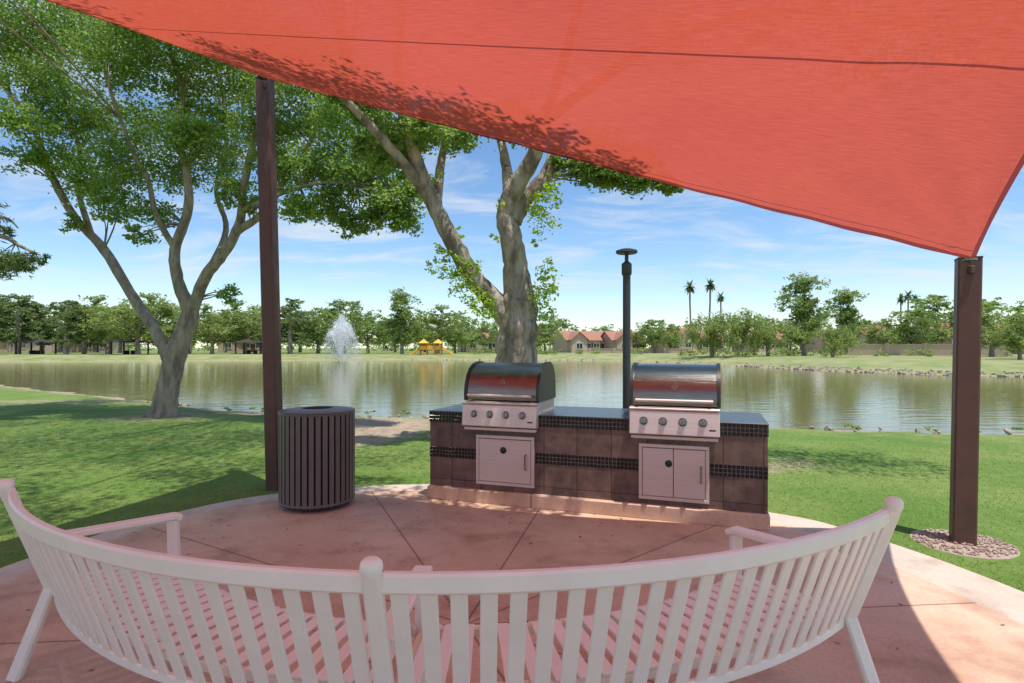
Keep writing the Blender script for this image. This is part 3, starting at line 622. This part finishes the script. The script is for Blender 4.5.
for t in [(400,135,8.4,26,800),(428,128,8.2,24,700),(455,135,8.8,22,500),(475,120,9,20,450),(565,158,9,16,400),(585,168,8.8,20,650),(612,176,8.7,20,700),(640,180,8.6,18,550),(662,184,8.6,13,260),(672,190,8.6,9,120),(600,155,9.2,28,800),(640,160,9,22,500),(370,110,8.2,26,700),(345,85,8,24,500),(520,120,9.2,30,700),(395,165,8.6,18,300),(370,150,8.5,20,400)]: C_(*t)
for (x,y,z,r,c) in [(4.6,6.8,5.4,1.0,2200),(5.6,6.4,5.2,.8,1500),(3.4,6.9,5.8,.9,1700),(2.2,7.6,6,1.2,1600),(.6,7,7,1.5,1500),(-1.2,6.6,7.2,1.2,1400),(-2.2,8.2,7.2,1.3,1500),
   (-1.9,4.75,6.6,.6,1500),(-1.1,4.45,6.4,.65,1700),(-.4,4.2,6.3,.6,1600),(.2,4.05,6.2,.5,1300),(.75,3.92,6.0,.42,900),(1.3,3.9,5.9,.28,400),(-.7,5.0,6.6,.6,1000),(.4,4.6,6.3,.5,800),(1.0,4.3,6.2,.35,400),(-1.6,4.2,6.6,.45,700)]:
    cls.append((x,y,z,r,r,r*.6,c))
ex=[]
for px,py,r,c in [(447,262,11,190),(460,280,14,340),(478,296,13,340),(488,306,10,180),(440,245,7,80),(470,268,9,140),(543,296,13,370),(547,276,10,210),(548,318,7,80),(541,212,14,380),(549,196,10,210),(425,195,8,100),(432,180,8,100),(415,160,10,150),(497,240,5,35),(536,240,6,45),(555,182,9,120),(458,232,6,40),(500,200,6,40),(432,268,6,50)]:
    x,y,z=S(px,py,8.72); q=r/F*8.75*1.2; ex.append((x,y,z,q,q,q*1.3,int(c*1.2)))
build_tree('broadleaf_tree',b2,'thick forked grey trunk tree with leafy shoots behind the island',limbs,cls,.070,M['bark2'],M['leaf1'],(ex,.060,M['leaf2']),14,.012)
# conifer limb reaching in from the side
Yp=11.5; bp_=(-12.6,Yp,0)
limbs=[([bp_,(-12.6,Yp,2.5),(-12.5,Yp,5),(-12.5,Yp,8)],[.3,.24,.18,.08]),([(-12.6,Yp,3.2),S(-45,235,Yp),S(0,236,Yp),S(22,247,Yp),S(40,255,Yp)],[.10,.08,.05,.03,.015]),([(-12.6,Yp,3.9),S(-30,215,Yp),S(5,218,Yp),S(18,228,Yp)],[.08,.06,.03,.012])]
cls=[]
for px,py,r,c in [(5,262,20,900),(25,262,14,520),(38,258,8,220),(-25,250,30,900),(8,232,8,140),(-30,220,26,700),(-60,200,40,900)]:
    x,y,z=S(px,py,Yp); q=r/F*Yp; cls.append((x,y,z,q,q,q*.7,c))
for z,r in((5,1.9),(6.2,1.6),(7.4,1.2),(8.4,.7)): cls.append((-12.9,Yp+.2,z,r*.8,r,r*.5,700))
e=empty('pine_tree',bp_,'dark needled conifer with a drooping limb beside the lawn','tree'); b0=Vector(bp_); mb=MB(); lps=[]
for pts,rads in limbs:
    pa,ra=smooth_path([Vector(p)-b0 for p in pts],rads,6,.05); mb.tube(pa,ra,10); lps.append(pa[len(pa)//3:])
cl=[(c[0]-b0.x,c[1]-b0.y,c[2]-b0.z,*c[3:]) for c in cls]; add_twigs(mb,lps,cl,.012); mb.obj('trunk',M['bark2'],e,'all')
polys('crown',leaf_verts(cl,.15,aspect=.16),4,M['leaf3'],e)

# ---------------------------------------------------------------- distant trees (individual copies)
def proto(kind):
    mb=MB(); cl=[]
    if kind=='round':
        mb.tube([(0,0,-.4),(0,0,.8),(.1,0,2.0)],[.26,.2,.15],7)
        for k in range(5):
            a=k*1.3; mb.tube([(.1,0,1.7),(1.1*math.cos(a),1.1*math.sin(a),3.2),(1.9*math.cos(a),1.9*math.sin(a),4.6)],[.12,.08,.03],5)
        for k in range(30):
            a=rnd.uniform(0,6.28); r=rnd.uniform(.2,2.8); z=rnd.uniform(1.8,6.7-r*.6); q=rnd.uniform(.75,1.35); cl.append((r*math.cos(a),r*math.sin(a),z,q,q,q*.75,200))
        V=leaf_verts(cl,.28)
    elif kind=='tall':
        mb.tube([(0,0,-.4),(0,0,2),(.1,0,7)],[.3,.25,.1],7)
        for k in range(46):
            z=rnd.uniform(2.0,9.3); mxr=2.6*math.sin(min(1,(z-.6)/4.0)*1.57)*(1.1-.55*max(0,(z-6)/3.6)); a=rnd.uniform(0,6.28); r=rnd.uniform(0,1)*mxr; q=rnd.uniform(.8,1.25); cl.append((r*math.cos(a),r*math.sin(a),z,q,q,q,260))
        V=leaf_verts(cl,.28)
    elif kind=='pine':
        mb.tube([(0,0,-.4),(0,0,2),(0,0,6.8)],[.28,.22,.06],7)
        for k in range(40):
            z=rnd.uniform(1.5,7.3); mxr=3.1*(1-((z-1.5)/6.4))**.55; a=rnd.uniform(0,6.28); r=math.sqrt(rnd.uniform(0,1))*mxr; q=rnd.uniform(.7,1.05); cl.append((r*math.cos(a),r*math.sin(a),z,q,q,q*.6,180))
        V=leaf_verts(cl,.26)
    elif kind=='willow':
        for sx in(-.5,.4): mb.tube([(0,0,-.4),(sx*.6,0,1.2),(sx*2,0.2*sx,3.2)],[.22,.16,.07],7)
        for k in range(36):
            a=rnd.uniform(0,6.28); r=rnd.uniform(.2,3.0); z=rnd.uniform(1.8,4.7-r*.35); q=rnd.uniform(.6,1.0); cl.append((r*math.cos(a),r*math.sin(a),z,q,q,q*.8,170))
        V=leaf_verts(cl,.22,droop=.45)
    elif kind=='palm':
        mb.tube([(0,0,-.4),(.05,0,5),(.25,0,10),(.3,0,13.2)],[.26,.2,.17,.2],7)
        V=[]
        for k in range(34):
            a=rnd.uniform(0,6.28); el=rnd.uniform(-.9,1.3); L_=rnd.uniform(1.3,1.9); c0=Vector((.3,0,13.3))
            d=Vector((math.cos(a)*math.cos(el),math.sin(a)*math.cos(el),math.sin(el)))
            p=c0.copy(); t=Vector((-math.sin(a),math.cos(a),0))
            for s_ in range(4):
                q=p+d*(L_/4); w0=.30*math.sin(.6+s_*.7); w1=.30*math.sin(.6+(s_+1)*.7)
                V+= [p-t*w0,q-t*w1,q+t*w1,p+t*w0]; p=q; d=(d+Vector((0,0,-.28))).normalized()
        V=np.array([tuple(v) for v in V])
    return mb,V
kinds={'round':('broadleaf_tree','tree',M['bark1'],M['leaf5']),'roundb':('broadleaf_tree','tree',M['bark1'],M['leaf4']),'tall':('broadleaf_tree','tree',M['bark2'],M['leaf5']),'pine':('pine_tree','tree',M['bark2'],M['leaf3']),'willow':('willow_tree','tree',M['bark1'],M['leaf4']),'palm':('palm_tree','tree',M['bark1'],M['palmleaf'])}
meshes={}
def far_tree(kind,px,Yd,height,wide=1.0,label=None):
    nm,cat,bk,lf=kinds[kind]; key=kind+str(rnd.randint(0,2)) if kind in('round','roundb','pine') else kind
    x=(px-512)/F*Yd; z=float(gz(np.array([x]),np.array([Yd]))[0])
    H={'round':7.3,'roundb':7.3,'tall':10.2,'pine':7.8,'willow':5.2,'palm':14.6}[kind]; s_=height/H
    e=empty(nm,(x,Yd,z),label,cat,rotz=rnd.uniform(0,6.28),group={'palm':'tall palms beyond the lake'}.get(kind,'trees along the far shore'))
    e.scale=(s_*wide,s_*wide,s_)
    if key not in meshes:
        mb,V=proto({'roundb':'round'}.get(kind,kind)); t=mb.obj('trunk',bk,e,True); c=polys('crown',V,4,lf,e); meshes[key]=(t,c)
    else:
        for src in meshes[key]:
            o=src.copy(); coll.objects.link(o); o.parent=e
LB={'pine':'dark bushy conifer standing on the far lake shore','round':'rounded green shade tree on the far lake shore','roundb':'light green feathery tree on the far shore','tall':'tall dense dark green tree by the water','willow':'low pale green willow near the rocky bank','palm':'tall thin palm rising above distant houses'}
def hgt(top,Yd): return EYE+(HZ-top)/F*Yd-.4
L_=[('pine',-40,84,300),('pine',-12,88,296),('pine',18,86,293),('pine',42,90,301),('pine',66,85,299),('pine',84,92,303),('roundb',108,88,292),('roundb',138,84,288),('roundb',160,90,297),('round',190,95,303),('roundb',212,88,301),('roundb',245,92,298),('round',262,100,302),('pine',290,90,296),('round',318,98,304),('round',345,92,296),('round',368,100,306),('tall',402,88,291),('roundb',438,94,302),('roundb',455,100,308),('round',485,110,316),('round',505,120,316),('roundb',545,96,310),('round',560,130,316),('round',605,140,322),('round',645,120,320),('round',655,105,317),('round',670,110,322),('willow',712,66,311),('willow',740,63,307),('willow',768,66,315),('tall',804,70,275),('tall',846,82,290),('round',884,90,316),('round',866,100,320),('willow',833,58,324),('round',912,74,306),('round',940,82,290),('round',972,90,298),('roundb',992,62,294),('roundb',1020,46,312),('round',1045,50,290),('palm',691,135,281),('palm',709,128,279),('palm',722,150,292),('palm',901,150,294),('palm',907,165,291),('palm',917,155,294),('round',120,110,304),('round',10,120,300),('round',225,118,306),('round',395,120,312),('round',530,140,318),('round',690,150,322),('round',790,130,316),('round',930,120,310),('round',300,120,308),('roundb',425,125,314),('round',60,118,302),('roundb',175,112,302),('round',275,112,306),('round',335,118,306),('round',465,125,314),('round',-5,105,300),('round',95,120,304)]
for k,px,Yd,top in L_:
    far_tree(k,px,Yd,hgt(top,Yd),rnd.uniform(1.05,1.3)*({'pine':1.05,'tall':1.0}.get(k,1)) if k!='palm' else 1,LB[k])
cl=[]
for i in range(170):
    px=-120+i*7.6; Yd=rnd.uniform(165,235); x=(px-512)/F*Yd; h=rnd.uniform(7,12)*(.8 if 540<px<640 else 1); cl.append((x,Yd,h*.45,rnd.uniform(3,6),3,h*.5,280))
o=polys('distant_woods',leaf_verts(cl,.9),4,M['leaf5']); o['kind']='stuff'; o['label']='continuous line of distant green trees on the horizon'; o['category']='woods'
cl=[]
for i in range(60):
    px=rnd.uniform(460,1010); Yd=rnd.uniform(84,104) if px<660 else rnd.uniform(60,84); x=(px-512)/F*Yd; q=rnd.uniform(.6,1.2); cl.append((x,Yd,.4+q*.5,q*1.3,q,q*.7,160))
o=polys('shrubs',leaf_verts(cl,.25),4,M['leaf4']); o['kind']='stuff'; o['label']='low green shrubs scattered on the far bank'; o['category']='shrubs'

# ---------------------------------------------------------------- houses
def house(px,Yd,w,d,h,rot,label):
    x=(px-512)/F*Yd; z=float(gz(np.array([x]),np.array([Yd]))[0]); e=empty('house',(x,Yd,z),label,'house',rotz=rot,group='stucco houses beyond the lake')
    rh=1.9; a,b_=w/2+.35,d/2+.4; wx0=-w*.22; ww=w*.46; pd=1.6; r2=ww/2+.35; rh2=1.6
    mb=MB(); mb.box((0,0,h/2-.2),(w,d,h+.4)); mb.add([(-w/2,-d/2+.002,h),(-w/2,d/2-.002,h),(-w/2,0,h+rh-.12),(-w/2+.15,-d/2+.002,h),(-w/2+.15,d/2-.002,h),(-w/2+.15,0,h+rh-.12)],[(0,1,2),(3,4,5),(0,2,5,3),(1,2,5,4)])
    mb.add([(w/2,-d/2+.002,h),(w/2,d/2-.002,h),(w/2,0,h+rh-.12),(w/2-.15,-d/2+.002,h),(w/2-.15,d/2-.002,h),(w/2-.15,0,h+rh-.12)],[(0,1,2),(3,4,5),(0,2,5,3),(1,2,5,4)])
    mb.box((wx0,-d/2-pd/2+.05,h/2-.2),(ww,pd,h+.398)); f=-d/2-pd+.05
    mb.add([(wx0-ww/2,f,h),(wx0+ww/2,f,h),(wx0,f,h+rh2-.1),(wx0-ww/2,f+.2,h),(wx0+ww/2,f+.2,h),(wx0,f+.2,h+rh2-.1)],[(0,1,2),(3,4,5),(0,2,5,3),(1,2,5,4)])
    mb.obj('wall',M['stucco'],e)
    mb=MB(); th=.16
    def plane(p0,p1,p2,p3):
        vs=[Vector(p) for p in(p0,p1,p2,p3)]; dn=Vector((0,0,-th)); mb.add(vs+[v+dn for v in vs],[(0,1,2,3),(4,5,6,7),(0,1,5,4),(1,2,6,5),(2,3,7,6),(3,0,4,7)])
    hb=h-.12
    plane((-a,-b_,hb),(a,-b_,hb),(a,0,h+rh),(-a,0,h+rh)); plane((-a,b_,hb),(a,b_,hb),(a,0,h+rh+.003),(-a,0,h+rh+.003))
    plane((wx0-r2,f-.35,hb+.01),(wx0-r2,-d*.1,hb+.01),(wx0,-d*.1,h+rh2),(wx0,f-.35,h+rh2)); plane((wx0+r2,f-.35,hb+.012),(wx0+r2,-d*.1,hb+.012),(wx0,-d*.1,h+rh2+.003),(wx0,f-.35,h+rh2+.003))
    rf=mb.obj('roof',M['rooftile'],e)
    mb=MB(); mb.box((w*.28,.5,h+rh*.75),(.7,.7,1.5)); mb.box((w*.28,.5,h+rh*.75+.78),(.85,.85,.12)); mb.obj('chimney',M['stucco'],rf)
    for wx,wy in((-.22,f),(.12,-d/2),(.38,-d/2)):
        mb=MB(); mb.box((w*wx,wy-.02,h*.5),(1.3,.06,1.1)); wn=mb.obj('window',M['glass'],e)
        mb=MB()
        for bx,bz,bw,bh in((0,.6,1.5,.1),(0,-.6,1.5,.1),(-.7,0,.1,1.1),(.7,0,.1,1.1),(0,0,.06,1.1)): mb.box((w*wx+bx,wy-.06,h*.5+bz),(bw,.08,bh))
        mb.obj('frame',M['white'],wn)
    mb=MB(); mb.box((w*.25,-d/2-.03,1.0),(1.0,.08,2.05)); mb.obj('door',M['post'],e)
for t in [(576,122,7.5,8,2.7,.3),(599,128,7.5,8,2.8,-.25),(622,124,7.5,8,2.7,.2),(680,118,8.5,8,3.2,.3),(702,135,9,8,2.9,-.2),(478,135,9,8,3,.2),(250,130,10,8,3,0),(90,128,11,8,3,.25),(868,100,9,8,3.0,.3),(955,88,8,8,3.0,-.3),(1008,92,9,8,3.1,.2),(925,104,8,8,3.2,.2),(830,125,9,8,3.0,.1),(760,128,9,8,3.0,.2),(20,135,11,8,3,0)]:
    house(*t,'low tan stucco house with red tile gable roof')
def gwall(px0,Y0,px1,Y1,h,label):
    a=Vector(((px0-512)/F*Y0,Y0,0)); b_=Vector(((px1-512)/F*Y1,Y1,0)); d=b_-a; L=d.length; an=math.atan2(d.y,d.x)
    e=empty('garden_wall',(a+b_)/2+Vector((0,0,.4)),label,'wall',rotz=an,group='garden walls behind the far bank')
    mb=MB(); mb.box((0,0,h/2-.2),(L,.2,h+.4)); mb.obj('wall_panel',M['stucco'],e)
    mb=MB(); mb.box((0,0,h+.05),(L+.1,.3,.1))
    n_=int(L/4)
    for k in range(n_+1): mb.box((-L/2+L*k/n_,-.0,h/2+.1),(.45,.45,h+.25))
    mb.obj('wall_coping',M['stucco'],e)
gwall(590,108,690,104,.9,'long low tan stucco garden wall'); gwall(850,76,1010,68,1.5,'tan stucco garden wall near the rocky bank')

def ramada(px,Yd,label):
    x=(px-512)/F*Yd; z=float(gz(np.array([x]),np.array([Yd]))[0]); e=empty('picnic_shelter',(x,Yd,z),label,'shelter',group='picnic shelters in the park')
    e.scale=(.85,.85,.78)
    mb=MB(); vs=[(-2.6,-2,2.3),(2.6,-2,2.3),(2.6,2,2.3),(-2.6,2,2.3),(-.9,0,3.0),(.9,0,3.0)]; mb.add(vs,[(0,1,5,4),(1,2,5),(2,3,4,5),(3,0,4),(3,2,1,0)]); mb.obj('roof',M['ramada'],e)
    for sx in(-2.2,2.2):
        for sy in(-1.6,1.6):
            mb=MB(); mb.box((sx,sy,1.1),(.2,.2,2.45)); mb.obj('leg',M['ramada'],e)
    mb=MB(); mb.box((0,0,.74),(2,.8,.06)); mb.box((0,.75,.42),(2,.28,.05)); mb.box((0,-.75,.42),(2,.28,.05)); mb.box((-.6,0,.36),(.1,1.4,.7)); mb.box((.6,0,.36),(.1,1.4,.7)); mb.obj('picnic_table',M['ramada'],e)
for px,Yd in((36,86),(130,86),(252,88)): ramada(px,Yd,'small dark hip roofed picnic shelter on the far lawn')
Yd=84.5; x=(431-512)/F*Yd; e=empty('playground_set',(x,Yd,.38),'orange and yellow playground climbing frame with slide','playground')
e.scale=(.72,.8,.68)
for px_ in(-2.2,-.8,.8,2.2):
    for py_ in(-.7,.7):
        mb=MB(); mb.tube([(px_,py_,0),(px_,py_,2.9)],.11,6); mb.obj('frame_post',M['play2'],e)
for cx in(-1.5,1.5):
    mb=MB(); mb.add([(cx-1,-1,2.7),(cx+1,-1,2.7),(cx+1,1,2.7),(cx-1,1,2.7),(cx,0,3.6)],[(0,1,4),(1,2,4),(2,3,4),(3,0,4),(3,2,1,0)]); mb.obj('roof',M['play1'],e)
mb=MB(); mb.box((0,0,1.3),(4.6,1.5,.12)); mb.box((0,-.75,1.75),(4.6,.06,.7)); mb.obj('deck',M['play1'],e)
for pth in([(2.3,0,1.4),(3.2,0,1.1),(4.2,0,.4),(4.8,0,.25)],[(-2.3,0,1.4),(-3.2,0,.9),(-4.0,0,.3),(-4.5,0,.25)]):
    mb=MB(); mb.tube(pth,0,sec=rrect(.35,.16,.04)); mb.obj('slide',M['play1'],e)

# ---------------------------------------------------------------- fountain
Yf=66; xf=(339-512)/F*Yf; fo=empty('fountain',(xf,Yf,-.15),'white spraying water fountain in the lake','fountain')
mb=MB(); mb.lathe([(.25,-.2),(.3,.01),(.2,.06),(.08,.08),(.06,.2),(.001,.2)],(0,0,0),20); mb.obj('nozzle',M['rock'],fo,True)
sm=bpy.data.materials.new('water_spray'); sm.use_nodes=True; nt=sm.node_tree; nt.nodes.clear(); out=N('ShaderNodeOutputMaterial'); d=N('ShaderNodeBsdfDiffuse'); d.inputs[0].default_value=(.95,.96,.97,1); t=N('ShaderNodeBsdfTranslucent'); t.inputs[0].default_value=(.95,.96,.97,1); tp=N('ShaderNodeBsdfTransparent')
x1=N('ShaderNodeMixShader'); x1.inputs[0].default_value=.5; nt.links.new(d.outputs[0],x1.inputs[1]); nt.links.new(t.outputs[0],x1.inputs[2]); x2=N('ShaderNodeMixShader'); x2.inputs[0].default_value=.35; nt.links.new(x1.outputs[0],x2.inputs[1]); nt.links.new(tp.outputs[0],x2.inputs[2]); nt.links.new(x2.outputs[0],out.inputs[0])
# a ring of distinct parabolic jets plus a central column and drifting mist
nj=22; n=17000; jid=RS.randint(0,nj,n); jth=RS.uniform(0,6.28,nj)[jid]+RS.normal(size=n)*.10; jv=RS.uniform(.35,1.5,nj)[jid]; jz=(10.2-jv*1.7+RS.uniform(-.3,.3,nj)[jid])
vr=np.maximum(.02,jv+RS.normal(size=n)*.10); vz=jz+RS.normal(size=n)*.25
k=RS.uniform(0,1,n)<.22; vr=np.where(k,np.abs(RS.normal(size=n))*.22,vr); vz=np.where(k,RS.uniform(8.6,10.4,n),vz)
tt=RS.uniform(0.03,1,n)**.9*(2*vz/9.8)
rr=.08+vr*tt*1.05; zz=np.maximum(.02,vz*tt-4.9*tt*tt)+.1
c=np.stack([rr*np.cos(jth)+.35*tt,rr*np.sin(jth),zz],-1)+RS.normal(size=(n,3))*.03*(1+tt[:,None])
vel=np.stack([vr*np.cos(jth),vr*np.sin(jth),vz-9.8*tt],-1); vel/=np.linalg.norm(vel,axis=1)[:,None]; sd_=np.cross(vel,RS.normal(size=(n,3))); sd_/=np.linalg.norm(sd_,axis=1)[:,None]
c[:,2]=np.maximum(c[:,2],.03)
l=RS.uniform(.04,.14,(n,1)); wv_=RS.uniform(.012,.036,(n,1))
polys('spray',np.stack([c-vel*l,c+sd_*wv_,c+vel*l,c-sd_*wv_],1),4,sm,fo)

# ---------------------------------------------------------------- rocks along banks
mb=MB()
ico=[(0,0,1),(.89,0,.45),(.28,.85,.45),(-.72,.53,.45),(-.72,-.53,.45),(.28,-.85,.45),(.72,.53,-.45),(-.28,.85,-.45),(-.89,0,-.45),(-.28,-.85,-.45),(.72,-.53,-.45),(0,0,-1)]
icf=[(0,1,2),(0,2,3),(0,3,4),(0,4,5),(0,5,1),(1,6,2),(2,7,3),(3,8,4),(4,9,5),(5,10,1),(6,7,2),(7,8,3),(8,9,4),(9,10,5),(10,6,1),(11,7,6),(11,8,7),(11,9,8),(11,10,9),(11,6,10)]
def rock(c,s_):
    r=Matrix.Rotation(rnd.uniform(0,6),3,Vector((rnd.random(),rnd.random(),rnd.random()+.1)).normalized())
    mb.add([r@Vector([v[i]*s_*rnd.uniform(.7,1.25)*(1,.8,.6)[i] for i in range(3)])+Vector(c) for v in ico],icf)
seg_=[lake[i] for i in (15,16,17,18,19,20,21,22,23)]
for i in range(len(seg_)-1):
    a=np.array(seg_[i]); b_=np.array(seg_[i+1]); L=np.hypot(*(b_-a)); nr=np.array([(b_-a)[1],-(b_-a)[0]])/L
    if sdist(np.array([((a+b_)/2+nr)[0]]),np.array([((a+b_)/2+nr)[1]]))[0]>0: nr=-nr
    cnt=int(L*(12 if i<5 else 2))
    for k in range(cnt):
        t=rnd.random(); o_=rnd.uniform(-.4,1.6); p=a+(b_-a)*t+nr*o_; rock((p[0],p[1],-.12+max(0,o_)*.12),rnd.uniform(.06,.17))
for i in range(60):
    k=rnd.choice([7,8,9,10,11,12,5,6]); a=lake[k]; b_=lake[k+1]; t=rnd.random(); p=a+(b_-a)*t; rock((p[0]+rnd.uniform(-.2,.2),p[1]-rnd.uniform(.0,.7),-.08),rnd.uniform(.03,.10))
o=mb.obj('bank_rocks',M['rock']); o['kind']='stuff'; o['label']='rough tan rocks lining the lake banks'; o['category']='rocks'
cl=[]
for i in range(22):
    k=rnd.choice([5,6,7,8,9,10,11,12]); a=lake[k]; b_=lake[k+1]; t=rnd.random(); p=a+(b_-a)*t; q=rnd.uniform(.06,.13); cl.append((p[0],p[1]-rnd.uniform(.1,.8),.0,q*1.8,q,q*.7,50))
o=polys('bank_weeds',leaf_verts(cl,.06),4,M['leaf4']); o['kind']='stuff'; o['label']='small weeds along the near water edge'; o['category']='weeds'
